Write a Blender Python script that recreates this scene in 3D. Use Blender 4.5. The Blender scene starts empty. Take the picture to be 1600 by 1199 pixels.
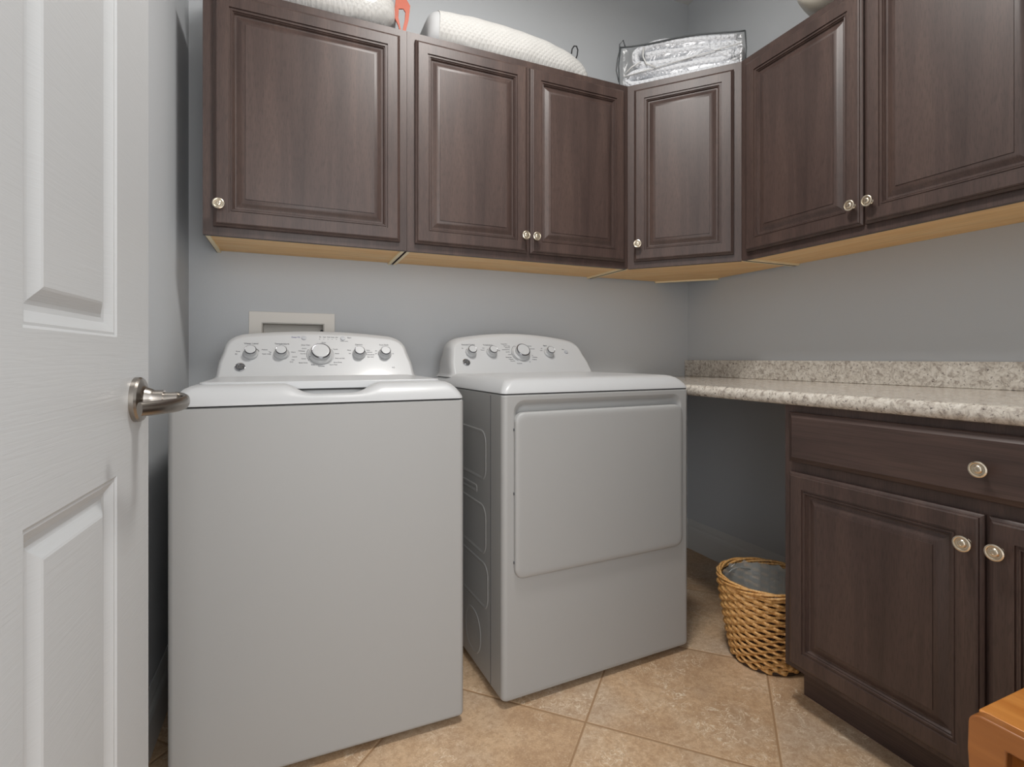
import bpy, bmesh, math, random
from math import sin, cos, pi, radians, sqrt, atan2
from mathutils import Vector, Matrix
random.seed(7)
S = bpy.context.scene
COL = S.collection

# ------------------------------------------------------------------ camera
FPX, CAMX, CAMY, CAMZ, YAW = 803.5, -1.9421, -2.1516, 1.0062, 0.4046
cd = bpy.data.cameras.new('camera'); cam = bpy.data.objects.new('camera', cd); COL.objects.link(cam)
cd.sensor_fit = 'HORIZONTAL'; cd.sensor_width = 36.0; cd.lens = 36.0 * FPX / 1600.0
cd.shift_x = 0.0; cd.shift_y = -(599.5 - 559.7) / 1600.0
cd.clip_start = 0.02; cd.clip_end = 50
cam.location = (CAMX, CAMY, CAMZ); cam.rotation_euler = (pi / 2, 0, -YAW)
S.camera = cam
# ------------------------------------------------------------------ exposure, world, lights
S.view_settings.view_transform = 'Standard'; S.view_settings.look = 'None'
S.view_settings.exposure = 0.45; S.view_settings.gamma = 1.0; S.view_settings.use_curve_mapping = False
W = bpy.data.worlds.new('world'); S.world = W; W.use_nodes = True
bg = W.node_tree.nodes['Background']; bg.inputs[0].default_value = (0.93, 0.96, 1.0, 1); bg.inputs[1].default_value = 1.35
LX, LY, CEIL = -1.35, -1.22, 2.888
ld = bpy.data.lights.new('ceiling_lamp', 'AREA'); ld.shape = 'DISK'; ld.size = 0.34; ld.energy = 20.5; ld.color = (1.0, 0.975, 0.94)
lo = bpy.data.objects.new('ceiling_lamp', ld); COL.objects.link(lo); lo.location = (LX, LY, CEIL - 0.115)
hd = bpy.data.lights.new('hall_fill', 'AREA'); hd.shape = 'DISK'; hd.size = 1.7; hd.energy = 17; hd.color = (1.0, 0.98, 0.95)  # added fill light outside the doorway, lifts the base cabinets; no real lamp
ho = bpy.data.objects.new('hall_fill', hd); COL.objects.link(ho); ho.location = (-1.85, -3.3, 1.35); ho.rotation_euler = (radians(88), 0, radians(-12))

# ------------------------------------------------------------------ helpers
def lin(c):
    return tuple(((x / 255) / 12.92 if x / 255 <= 0.04045 else ((x / 255 + 0.055) / 1.055) ** 2.4) for x in c) + (1,)

class NT:
    def __init__(s, name):
        s.m = bpy.data.materials.new(name); s.m.use_nodes = True
        s.t = s.m.node_tree; s.b = s.t.nodes['Principled BSDF']; s.out = s.t.nodes['Material Output']
    def n(s, kind, **kw):
        x = s.t.nodes.new(kind)
        for k, v in kw.items(): setattr(x, k, v)
        return x
    def l(s, a, b): s.t.links.new(a, b)
    def co(s, kind='Object', scale=(1, 1, 1), rot=(0, 0, 0), loc=(0, 0, 0)):
        c = s.n('ShaderNodeTexCoord'); m = s.n('ShaderNodeMapping')
        m.inputs['Scale'].default_value = scale; m.inputs['Rotation'].default_value = rot; m.inputs['Location'].default_value = loc
        s.l(c.outputs[kind], m.inputs[0]); return m.outputs[0]
    def noise(s, vec, scale, detail=3, rough=.5, dist=0):
        x = s.n('ShaderNodeTexNoise'); x.inputs['Scale'].default_value = scale; x.inputs['Detail'].default_value = detail
        x.inputs['Roughness'].default_value = rough; x.inputs['Distortion'].default_value = dist
        s.l(vec, x.inputs['Vector']); return x.outputs['Fac']
    def ramp(s, fac, stops):
        x = s.n('ShaderNodeValToRGB'); e = x.color_ramp.elements
        while len(e) < len(stops): e.new(0.5)
        for i, (p, c) in enumerate(stops):
            e[i].position = p; e[i].color = c if len(c) == 4 else tuple(c) + (1,)
        s.l(fac, x.inputs[0]); return x.outputs[0]
    def mix(s, fac, a, b, mode='MIX'):
        x = s.n('ShaderNodeMix', data_type='RGBA', blend_type=mode)
        for i, v in ((0, fac), (6, a), (7, b)):
            if hasattr(v, 'links') or hasattr(v, 'is_linked'): s.l(v, x.inputs[i])
            else: x.inputs[i].default_value = v
        return x.outputs[2]
    def math(s, op, a, b=None, c=None):
        x = s.n('ShaderNodeMath', operation=op)
        for i, v in enumerate((a, b, c)):
            if v is None: continue
            if hasattr(v, 'is_linked'): s.l(v, x.inputs[i])
            else: x.inputs[i].default_value = v
        return x.outputs[0]
    def bump(s, h, strength, dist=0.001, prev=None):
        x = s.n('ShaderNodeBump'); x.inputs['Strength'].default_value = strength; x.inputs['Distance'].default_value = dist
        s.l(h, x.inputs['Height'])
        if prev is not None: s.l(prev, x.inputs['Normal'])
        s.l(x.outputs[0], s.b.inputs['Normal']); return x.outputs[0]
    def col(s, c):
        if hasattr(c, 'is_linked'): s.l(c, s.b.inputs['Base Color'])
        else: s.b.inputs['Base Color'].default_value = c
    def set(s, rough=None, metal=None, coat=None, spec=None, coat_rough=None):
        if rough is not None: s.b.inputs['Roughness'].default_value = rough
        if metal is not None: s.b.inputs['Metallic'].default_value = metal
        if coat is not None: s.b.inputs['Coat Weight'].default_value = coat
        if coat_rough is not None: s.b.inputs['Coat Roughness'].default_value = coat_rough
        if spec is not None: s.b.inputs['Specular IOR Level'].default_value = spec
        return s.m

BLK, WHT = (0, 0, 0, 1), (1, 1, 1, 1)
def plain(name, c, rough=.5, metal=0, **kw):
    t = NT(name); t.col(lin(c)); return t.set(rough=rough, metal=metal, **kw)

def m_wall(name, c):
    t = NT(name); v = t.co('Object')
    t.col(t.mix(t.noise(v, 1.2, 2), lin(c), lin(tuple(x + 4 for x in c))))
    t.bump(t.noise(v, 160, 3, .6), .25, .0012); return t.set(rough=.62, spec=.35)

def m_wood(name, dark, mid, light, rough=.43, horizontal=False):
    t = NT(name)
    sc = (1.2, 9, 9) if horizontal else (9, 9, .7)
    v = t.co('Object', sc)
    a = t.noise(v, 2.2, 4, .6, .5)
    fine = t.noise(t.co('Object', (2, 60, 60) if horizontal else (60, 60, 2)), 6, 3, .6)
    base = t.ramp(a, [(.30, lin(dark)), (.52, lin(mid)), (.75, lin(light))])
    base = t.mix(t.math('MULTIPLY', t.math('SUBTRACT', fine, .35), .55), base, lin(dark))
    fleck = t.ramp(t.noise(t.co('Object', (2, 130, 130) if horizontal else (130, 130, 12)), 3, 2, .5), [(.40, WHT), (.48, BLK)])
    base = t.mix(t.math('MULTIPLY', fleck, .35), base, lin(tuple(x * .75 for x in dark)))
    t.col(base); t.bump(fine, .08, .0006)
    return t.set(rough=rough, spec=.5)

M = {}
M['wall'] = m_wall('grey wall paint', (192, 195, 198))
M['ceiling'] = m_wall('white ceiling paint', (215, 213, 208))
M['wood'] = m_wood('espresso stained cherry', (62, 48, 44), (75, 59, 54), (88, 70, 63))
M['wood_h'] = m_wood('espresso stained cherry across', (62, 48, 44), (75, 59, 54), (88, 70, 63), horizontal=True)
M['maple'] = m_wood('raw maple underside', (236, 186, 122), (243, 200, 140), (247, 212, 160), rough=.5, horizontal=True)
M['maple_edge'] = plain('pale maple edge', (245, 228, 190), .55)
M['dark'] = plain('dark gap', (12, 10, 10), .9)
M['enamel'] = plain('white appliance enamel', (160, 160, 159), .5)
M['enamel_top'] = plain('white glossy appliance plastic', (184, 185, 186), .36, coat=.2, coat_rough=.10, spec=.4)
M['trimwhite'] = plain('white semi gloss trim', (205, 205, 203), .35)
M['chrome'] = plain('chrome', (200, 200, 202), .12, 1)
M['darkchrome'] = plain('dark chrome', (120, 120, 124), .2, 1)
M['nickel'] = plain('satin nickel', (160, 154, 147), .27, 1)
M['knobmetal'] = plain('brushed warm nickel', (222, 210, 190), .25, 1)
M['ink'] = plain('grey panel print', (66, 67, 72), .5)
M['inkblue'] = plain('blue grey panel print', (92, 92, 140), .5)
M['black'] = plain('black rubber', (22, 22, 22), .6)
M['greybtn'] = plain('grey translucent button', (168, 170, 174), .3)
M['badge'] = plain('dark grey badge', (70, 72, 76), .3)
M['orange'] = plain('orange webbing', (172, 62, 6), .5)
M['boxwhite'] = plain('white plastic outlet box', (222, 218, 211), .45)
M['cord'] = plain('black cord', (25, 25, 28), .6)
M['piping'] = plain('charcoal piping', (72, 76, 78), .5)

def m_door():
    t = NT('white woodgrain door paint'); v = t.co('Object', (1, 2.2, 60))
    g = t.noise(v, 3.2, 4, .6, 1.2)
    t.col(lin((190, 192, 193))); t.bump(g, .28, .0010); return t.set(rough=.4)
M['door'] = m_door()

def m_floor():
    t = NT('diagonal travertine tile')
    c = t.n('ShaderNodeTexCoord'); sp = t.n('ShaderNodeSeparateXYZ'); t.l(c.outputs['Object'], sp.inputs[0])
    X, Y = sp.outputs[0], sp.outputs[1]
    P = .685
    u = t.math('DIVIDE', t.math('ADD', t.math('ADD', X, Y), 2.122 + 8 * P), P)
    w = t.math('DIVIDE', t.math('ADD', t.math('SUBTRACT', X, Y), .270 + 8 * P), P)
    fu, fw = t.math('FRACT', u), t.math('FRACT', w)
    def edge(f): return t.math('MINIMUM', f, t.math('SUBTRACT', 1.0, f))
    d = t.math('MINIMUM', edge(fu), edge(fw))
    grout = t.ramp(d, [(.0045, WHT), (.0065, BLK)])
    rim = t.ramp(d, [(.006, WHT), (.014, BLK)])
    cell = t.n('ShaderNodeCombineXYZ'); t.l(t.math('FLOOR', u), cell.inputs[0]); t.l(t.math('FLOOR', w), cell.inputs[1])
    wn = t.n('ShaderNodeTexWhiteNoise', noise_dimensions='3D'); t.l(cell.outputs[0], wn.inputs[0])
    off = t.n('ShaderNodeVectorMath', operation='MULTIPLY_ADD')
    t.l(wn.outputs['Color'], off.inputs[0]); off.inputs[1].default_value = (9, 9, 9); t.l(c.outputs['Object'], off.inputs[2])
    v = off.outputs[0]
    big = t.ramp(t.noise(v, 4.5, 5, .6, .4), [(.33, lin((176, 144, 112))), (.5, lin((200, 168, 134))), (.68, lin((212, 184, 152)))])
    grey = t.ramp(t.noise(v, 3.1, 3, .55), [(.48, BLK), (.66, WHT)])
    base = t.mix(t.math('MULTIPLY', grey, .55), big, lin((190, 174, 156)))
    mott = t.noise(v, 60, 4, .7)
    base = t.mix(t.ramp(mott, [(.38, (.5, .5, .5, 1)), (.6, BLK)]), base, lin((158, 126, 96)))
    fine = t.noise(v, 210, 3, .7)
    base = t.mix(t.ramp(fine, [(.56, BLK), (.68, (.55, .55, .55, 1))]), base, lin((222, 202, 174)))
    base = t.mix(t.ramp(fine, [(.30, (.45, .45, .45, 1)), (.42, BLK)]), base, lin((140, 110, 82)))
    # short pale veins in patches
    n1 = t.noise(v, 26, 3, .55, 1.4)
    ridge = t.math('ABSOLUTE', t.math('SUBTRACT', n1, .5))
    vein = t.ramp(ridge, [(.005, WHT), (.024, BLK)])
    patch = t.ramp(t.noise(v, 7.5, 4, .65), [(.48, BLK), (.63, WHT)])
    base = t.mix(t.math('MULTIPLY', t.math('MULTIPLY', vein, patch), .9), base, lin((232, 216, 192)))
    n2 = t.noise(v, 6.0, 4, .6, .8)
    r2 = t.ramp(t.math('ABSOLUTE', t.math('SUBTRACT', n2, .56)), [(.0015, WHT), (.006, BLK)])
    p2 = t.ramp(t.noise(v, 2.6, 2, .5), [(.55, BLK), (.66, WHT)])
    base = t.mix(t.math('MULTIPLY', t.math('MULTIPLY', r2, p2), .7), base, lin((218, 205, 188)))
    base = t.mix(t.math('MULTIPLY', rim, .35), base, lin((205, 178, 146)))
    base = t.mix(grout, base, lin((160, 128, 96)))
    base = t.mix(1.0, base, lin((254, 254, 254)), 'MULTIPLY')
    t.col(base)
    h = t.math('SUBTRACT', t.math('MULTIPLY', mott, .25), t.ramp(d, [(.004, WHT), (.012, BLK)]))
    t.bump(h, .5, .002); return t.set(rough=.42, spec=.4)
M['floor'] = m_floor()

def m_granite():
    t = NT('speckled cream granite'); v = t.co('Object')
    base = t.ramp(t.noise(v, 55, 5, .65, .8), [(.35, lin((160, 150, 140))), (.5, lin((204, 197, 186))), (.68, lin((222, 217, 208)))])
    gr = t.ramp(t.noise(v, 120, 4, .6, 1.0), [(.54, BLK), (.66, WHT)])
    base = t.mix(t.math('MULTIPLY', gr, .7), base, lin((140, 130, 122)))
    big = t.ramp(t.noise(v, 24, 4, .7, 1.8), [(.56, BLK), (.68, WHT)])
    base = t.mix(t.math('MULTIPLY', big, .45), base, lin((150, 138, 128)))
    dk = t.ramp(t.noise(v, 120, 2, .5, .3), [(.67, BLK), (.71, WHT)])
    base = t.mix(t.math('MULTIPLY', dk, .85), base, lin((62, 54, 56)))
    t.col(base); return t.set(rough=.14, spec=.5)
M['granite'] = m_granite()

def m_stool(name, c1, c2):
    t = NT(name); v = t.co('Object', (9, 1.0, 9))
    t.col(t.ramp(t.noise(v, 3, 4, .6, .6), [(.3, lin(c1)), (.7, lin(c2))])); return t.set(rough=.3, coat=.3)
M['honey'] = m_stool('honey lacquered wood', (196, 120, 52), (222, 150, 76))

def m_wicker():
    t = NT('stained wicker'); v = t.co('Object')
    n = t.noise(v, 130, 3, .6)
    t.col(t.ramp(n, [(.3, lin((168, 114, 58))), (.5, lin((212, 162, 98))), (.7, lin((230, 188, 128)))]))
    t.bump(n, .3, .001); return t.set(rough=.45)
M['wicker'] = m_wicker()
M['wicker_dark'] = plain('dark wicker', (58, 38, 24), .6)

def m_quilt(name, c, scale, strength=.7):
    t = NT(name); v = t.co('Object')
    w1 = t.n('ShaderNodeTexWave', bands_direction='DIAGONAL'); w1.inputs['Scale'].default_value = scale; w1.inputs['Distortion'].default_value = 1.35
    t.l(v, w1.inputs[0])
    w2 = t.n('ShaderNodeTexWave', bands_direction='DIAGONAL'); w2.inputs['Scale'].default_value = scale; w2.inputs['Distortion'].default_value = 1.35
    t.l(t.co('Object', (-1, 1, 1)), w2.inputs[0])
    h = t.math('MINIMUM', w1.outputs['Fac'], w2.outputs['Fac'])
    nz = t.noise(v, 90, 3)
    h2 = t.math('ADD', h, t.math('MULTIPLY', nz, .3))
    t.col(t.mix(nz, lin(c), lin(tuple(x - 8 for x in c)))); t.bump(h2, strength, .004)
    return t.set(rough=.8, spec=.2)
M['quilt'] = m_quilt('white quilted pillow ticking', (205, 204, 201), 34, .38)
M['border'] = plain('plain white pillow border', (196, 197, 198), .8)
M['blanket'] = m_quilt('pale grey quilted blanket', (222, 224, 228), 30, .6)

def m_film(name, tint=(1, 1, 1, 1), base=.10, rough=.12, bumps=.6, milk=0.0, facing=.45):
    t = NT(name); t.t.nodes.remove(t.b)
    tr = t.n('ShaderNodeBsdfTransparent'); tr.inputs[0].default_value = tint
    gl = t.n('ShaderNodeBsdfGlossy'); gl.inputs['Roughness'].default_value = rough
    df = t.n('ShaderNodeBsdfDiffuse'); df.inputs[0].default_value = lin((205, 208, 205))
    bp = t.n('ShaderNodeBump'); bp.inputs['Strength'].default_value = bumps; bp.inputs['Distance'].default_value = .01
    t.l(t.noise(t.co('Object'), 14, 3, .5, 1.5), bp.inputs['Height'])
    t.l(bp.outputs[0], gl.inputs['Normal'])
    lw = t.n('ShaderNodeLayerWeight'); lw.inputs[0].default_value = .25; t.l(bp.outputs[0], lw.inputs['Normal'])
    f = t.math('ADD', t.math('MULTIPLY', lw.outputs['Facing'], facing), base)
    m0 = t.n('ShaderNodeMixShader'); m0.inputs[0].default_value = milk; t.l(tr.outputs[0], m0.inputs[1]); t.l(df.outputs[0], m0.inputs[2])
    m1 = t.n('ShaderNodeMixShader'); t.l(f, m1.inputs[0]); t.l(m0.outputs[0], m1.inputs[1]); t.l(gl.outputs[0], m1.inputs[2])
    t.l(m1.outputs[0], t.out.inputs[0]); return t.m
M['film'] = m_film('clear vinyl film', base=.03, rough=.22, facing=.14, bumps=.4)
M['liner'] = m_film('thin cloudy plastic bag', base=.04, rough=.3, milk=.5)
t = NT('frosted lamp glass'); t.col(lin((240, 238, 232))); t.b.inputs['Emission Color'].default_value = (1, .96, .9, 1); t.b.inputs['Emission Strength'].default_value = 2.0
M['lampglass'] = t.m

class MB:
    def __init__(s): s.v = []; s.f = []
    def ring(s, pts):
        i = len(s.v); s.v += [tuple(p) for p in pts]; return list(range(i, i + len(pts)))
    def loft(s, a, b, closed=True):
        n = len(a)
        for i in range(n if closed else n - 1):
            j = (i + 1) % n; s.f.append((a[i], a[j], b[j], b[i]))
    def cap(s, r, flip=False): s.f.append(tuple(reversed(r)) if flip else tuple(r))
    def box(s, x0, x1, y0, y1, z0, z1):
        b = s.ring([(x0, y0, z0), (x1, y0, z0), (x1, y1, z0), (x0, y1, z0)])
        t = s.ring([(x0, y0, z1), (x1, y0, z1), (x1, y1, z1), (x0, y1, z1)])
        s.cap(b, True); s.cap(t); s.loft(b, t); return s
    def lathe(s, prof, n=28, mat=None):
        rs = []
        for r, z in prof:
            pts = [Vector((r * cos(2 * pi * k / n), r * sin(2 * pi * k / n), z)) for k in range(n)]
            if mat is not None: pts = [mat @ p for p in pts]
            rs.append(s.ring(pts))
        for a, b in zip(rs, rs[1:]): s.loft(a, b)
        s.cap(rs[0], True); s.cap(rs[-1]); return s
    def tube(s, path, r, n=8, closed=False, flat=1.0):
        P = [Vector(p) for p in path]; m = len(P); rs = []; up = None
        for i, p in enumerate(P):
            a = P[(i - 1) % m] if (closed or i) else P[0]
            b = P[(i + 1) % m] if (closed or i < m - 1) else P[-1]
            d = (b - a).normalized()
            if up is None: up = Vector((0, 0, 1)) if abs(d.z) < .9 else Vector((1, 0, 0))
            x = d.cross(up); x = x.normalized() if x.length > 1e-6 else Vector((1, 0, 0))
            u = x.cross(d).normalized(); up = u
            rr = r[i] if isinstance(r, (list, tuple)) else r
            rs.append(s.ring([p + x * (rr * cos(2 * pi * k / n) * flat) + u * (rr * sin(2 * pi * k / n)) for k in range(n)]))
        for a, b in zip(rs, rs[1:]): s.loft(a, b)
        if closed: s.loft(rs[-1], rs[0])
        else: s.cap(rs[0], True); s.cap(rs[-1])
        return s
    def build(s, name, mat, parent=None, smooth=False, bevel=0, seg=2, subsurf=0, loc=(0, 0, 0), rot=(0, 0, 0), auto=None):
        me = bpy.data.meshes.new(name); me.from_pydata(s.v, [], s.f); me.update()
        bm = bmesh.new(); bm.from_mesh(me); bmesh.ops.recalc_face_normals(bm, faces=bm.faces); bm.to_mesh(me); bm.free()
        me.materials.append(mat)
        o = bpy.data.objects.new(name, me); COL.objects.link(o); o.location = loc; o.rotation_euler = rot
        if parent is not None: o.parent = parent
        if bevel:
            b = o.modifiers.new('bevel', 'BEVEL'); b.width = bevel; b.segments = seg; b.limit_method = 'ANGLE'; b.angle_limit = radians(35)
            b.harden_normals = False
        if subsurf:
            q = o.modifiers.new('sub', 'SUBSURF'); q.levels = subsurf; q.render_levels = subsurf
        if smooth or bevel or auto:
            for p in me.polygons: p.use_smooth = True
            if auto or bevel:
                me.set_sharp_from_angle(angle=radians(auto or 40))
                wn = o.modifiers.new('weighted', 'WEIGHTED_NORMAL'); wn.keep_sharp = True
        return o

def thing(name, label, cat, loc=(0, 0, 0), rz=0, group=None):
    o = bpy.data.objects.new(name, None); COL.objects.link(o); o.location = loc; o.rotation_euler = (0, 0, rz)
    o.empty_display_size = .05; return tag(o, label, cat, group)
def tag(o, label, cat, group=None, kind=None):
    o['label'] = label; o['category'] = cat
    if group: o['group'] = group
    if kind: o['kind'] = kind
    return o
def struct(o, label=None, cat=None):
    o['kind'] = 'structure'
    if label: o['label'] = label
    if cat: o['category'] = cat
    return o

def rrect(x0, x1, z0, z1, r, n=6):
    """closed rounded rectangle as (x,z) list, 4*(n+1) points"""
    out = []
    for cx, cz, a0 in ((x1 - r, z1 - r, 0), (x0 + r, z1 - r, 90), (x0 + r, z0 + r, 180), (x1 - r, z0 + r, 270)):
        for k in range(n + 1):
            a = radians(a0 + 90 * k / n); out.append((cx + r * cos(a), cz + r * sin(a)))
    return out

def text_mesh(body, size, mat, parent, mw, name='lettering', label=None, bold=0, align='CENTER'):
    c = bpy.data.curves.new('txt', 'FONT'); c.body = body; c.size = size; c.extrude = .0002; c.align_x = align; c.align_y = 'CENTER'
    c.resolution_u = 2; c.offset = bold
    to = bpy.data.objects.new('txt', c); COL.objects.link(to)
    bpy.context.view_layer.update()
    dg = bpy.context.evaluated_depsgraph_get(); me = bpy.data.meshes.new_from_object(to.evaluated_get(dg))
    bpy.data.objects.remove(to); bpy.data.curves.remove(c)
    me.materials.clear(); me.materials.append(mat); me.transform(mw)
    return me
def join_meshes(name, meshes, mat, parent):
    bm = bmesh.new()
    for me in meshes: bm.from_mesh(me)
    out = bpy.data.meshes.new(name); bm.to_mesh(out); bm.free(); out.materials.append(mat)
    for me in meshes: bpy.data.meshes.remove(me)
    o = bpy.data.objects.new(name, out); COL.objects.link(o); o.parent = parent; return o

# ------------------------------------------------------------------ room shell
XL, YF = -2.282, -2.05
struct(MB().box(-3.2, .12, -3.6, .12, -.05, 0).build('floor', M['floor']), 'beige travertine tile floor laid diagonally', 'floor')
struct(MB().box(XL - .12, .12, -2.17, .12, CEIL, CEIL + .05).build('ceiling', M['ceiling']), 'white painted ceiling', 'ceiling')
OBX0, OBX1, OBZ0, OBZ1 = -2.046, -1.825, 1.0, 1.140   # hole for the outlet box
b = MB(); b.box(XL - .12, OBX0, 0, .12, 0, CEIL); b.box(OBX1, .12, 0, .12, 0, CEIL)
b.box(OBX0, OBX1, 0, .12, 0, OBZ0); b.box(OBX0, OBX1, 0, .12, OBZ1, CEIL); b.box(OBX0, OBX1, .09, .12, OBZ0, OBZ1)
struct(b.build('wall_back', M['wall']), 'grey painted wall behind the washer and dryer', 'wall')
struct(MB().box(XL - .12, XL, -2.17, 0, 0, CEIL).build('wall_left', M['wall']), 'grey painted wall behind the open door', 'wall')
struct(MB().box(0, .12, -2.17, 0, 0, CEIL).build('wall_right', M['wall']), 'grey painted wall above the granite counter', 'wall')
DX0, DX1, DZ = -2.205, -1.30, 2.07
b = MB(); b.box(XL, DX0, -2.17, YF, 0, CEIL); b.box(DX1, 0, -2.17, YF, 0, CEIL); b.box(DX0, DX1, -2.17, YF, DZ, CEIL)
struct(b.build('wall_front', M['wall']), 'grey painted wall around the doorway', 'wall')
b = MB(); b.box(DX1 - .018, DX1, -2.175, YF + .005, 0, DZ); b.box(DX0, DX0 + .01, -2.175, -2.06, 0, DZ); b.box(DX0, DX1, -2.175, YF + .005, DZ - .018, DZ)
b.box(DX1 - .006, DX1 + .06, YF, YF + .014, 0, DZ + .06)
struct(b.build('trim_1', M['trimwhite'], bevel=.002), 'white door jamb and casing', 'door trim')

def baseboard(name, p0, p1, n, label):
    """profiled skirting between p0 and p1 on the floor, n = unit vector into the room"""
    prof = [(0, 0), (.014, 0), (.014, .095), (.012, .108), (.008, .118), (.008, .128), (.004, .146), (.002, .152), (0, .152)]
    b = MB(); rs = []
    for p in (p0, p1): rs.append(b.ring([(p[0] + n[0] * d, p[1] + n[1] * d, z) for d, z in prof]))
    b.loft(rs[0], rs[1]); b.cap(rs[0], True); b.cap(rs[1])
    return struct(b.build(name, M['trimwhite']), label, 'baseboard')
baseboard('baseboard_right', (0, -.014), (0, -1.08), (-1, 0), 'white baseboard under the open end of the counter')
baseboard('baseboard_left', (XL, YF), (XL, -.014), (1, 0), 'white baseboard along the left wall')
baseboard('baseboard_back', (XL, 0), (0, 0), (0, -1), 'white baseboard behind the washer and dryer')

# ------------------------------------------------------------------ open six panel door
DW, DH, DT = .855, 2.03, .035
d = thing('door_1', 'open white six panel door with wood grain and lever handle', 'door', (-2.1505, -1.178, .008), -radians(2.7))
d['kind'] = 'structure'
# local: y runs from 0 (latch edge) to -DW (hinge), visible face at x=0 looking +x, other face x=-DT
cols = [0, .134, .367, .490, .723, DW]; rows = [0, .235, .841, 1.026, 1.62, 1.735, 1.925, DH]
b = MB()
def face(xf, s):
    for ci in range(5):
        for ri in range(7):
            y0, y1, z0, z1 = -cols[ci + 1], -cols[ci], rows[ri], rows[ri + 1]
            def R(i, dep): return b.ring([(xf + s * dep, y0 + i, z0 + i), (xf + s * dep, y1 - i, z0 + i), (xf + s * dep, y1 - i, z1 - i), (xf + s * dep, y0 + i, z1 - i)])
            if ci in (1, 3) and ri in (1, 3, 5):
                prof = [(0, 0), (.003, -.002), (.006, -.002), (.018, -.009), (.024, -.010), (.028, -.009), (.040, -.003), (.043, -.002)]
                rs = [R(i, q) for i, q in prof]
                for a, c in zip(rs, rs[1:]): b.loft(a, c)
                b.cap(rs[-1])
            else: b.cap(R(0, 0))
face(0, 1); face(-DT, -1)
e = [(-DT, 0, 0), (0, 0, 0), (0, 0, DH), (-DT, 0, DH)]; g = [(-DT, -DW, 0), (0, -DW, 0), (0, -DW, DH), (-DT, -DW, DH)]
b.cap(b.ring(e)); b.cap(b.ring(g)); b.cap(b.ring([e[0], e[1], g[1], g[0]])); b.cap(b.ring([e[3], e[2], g[2], g[3]]))
b.build('door_leaf', M['door'], d)
# lever handle
HZ, HY = .937, -.060
rose = MB().lathe([(.033, 0), (.033, .006), (.031, .009), (.022, .011), (.018, .014), (.0155, .020), (.0135, .024), (.0135, .036), (.0100, .036), (.0100, .054)], 40, Matrix.Translation((0, HY, HZ)) @ Matrix.Rotation(pi / 2, 4, 'Y')).build('door_handle', M['nickel'], d, auto=30)
b = MB(); L = []
pts = [(.050, .004), (.059, .001), (.065, -.007), (.066, -.020), (.063, -.042), (.056, -.066), (.045, -.088), (.033, -.102)]
for i, (x, y) in enumerate(pts):
    k = i / (len(pts) - 1); hw = .0105 * (1 - .1 * k); th = .0065 if i > 1 else .0095
    a = pts[max(0, i - 1)]; c = pts[min(len(pts) - 1, i + 1)]; dx, dy = c[0] - a[0], c[1] - a[1]; q = sqrt(dx * dx + dy * dy); nx, ny = -dy / q, dx / q
    L.append(b.ring([(x + nx * th * cos(t) * .9, HY + y + ny * th * cos(t) * .9, HZ + hw * sin(t) - .006 * min(1, k * 2)) for t in [2 * pi * m / 16 for m in range(16)]]))
for a, c in zip(L, L[1:]): b.loft(a, c)
b.cap(L[0], True); b.cap(L[-1])
b.build('lever', M['nickel'], rose, smooth=True, auto=50)
MB().box(-.030, -.005, -.0005, .0015, HZ - .028, HZ + .028).build('latch_plate', M['nickel'], d)

# ------------------------------------------------------------------ cabinet doors and knobs
def ring_panel(w, h, prof, arch=0):
    """raised panel face in local x (width) z (height), front toward -y; prof = (inset, thickness)"""
    b = MB(); rs = []
    for i, y in [(0, 0)] + prof:
        rs.append(b.ring([(i, -y, i), (w - i, -y, i), (w - i, -y, h - i), (i, -y, h - i)]))
    b.cap(rs[0], True)
    for a, c in zip(rs, rs[1:]): b.loft(a, c)
    b.cap(rs[-1]); return b
DOORP = [(0, .009), (.0025, .0115), (.0065, .0135), (.0075, .0170), (.011, .0190), (.0440, .0190), (.0450, .0150), (.0490, .0150), (.0505, .0168), (.0530, .0168), (.0545, .0128), (.0570, .0135), (.0585, .0105), (.0600, .0075), (.0640, .0070),
         (.0690, .0085), (.0760, .0122), (.0830, .0150), (.0900, .0162), (.0905, .0178)]
DRAWP = [(0, .010), (.002, .012), (.006, .0135), (.012, .0175), (.014, .0190)]
def knob_mesh():
    return MB().lathe([(.0075, 0), (.0075, .002), (.0050, .005), (.0048, .012), (.0065, .016), (.0130, .0185), (.0165, .0205), (.0172, .0225), (.0165, .0245), (.0140, .0255), (.0125, .0250), (.0115, .0235), (.0090, .0235), (.0080, .0250), (.0060, .0262), (.0035, .0262), (.0030, .0255), (.0005, .0255)], 32, Matrix.Rotation(pi / 2, 4, 'X'))
def door(parent, x0, x1, z0, z1, y, knob=None, name='door', prof=DOORP, mat='wood'):
    o = ring_panel(x1 - x0, z1 - z0, prof).build(name, M[mat], parent, loc=(x0, y, z0), auto=20)
    if knob:
        k = knob_mesh().build('knob', M['knobmetal'], o, auto=35, loc=(knob[0] - x0, -.019, knob[1] - z0))
    return o
ZB, ZT, DEP = 1.391, 2.179, .308
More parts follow.
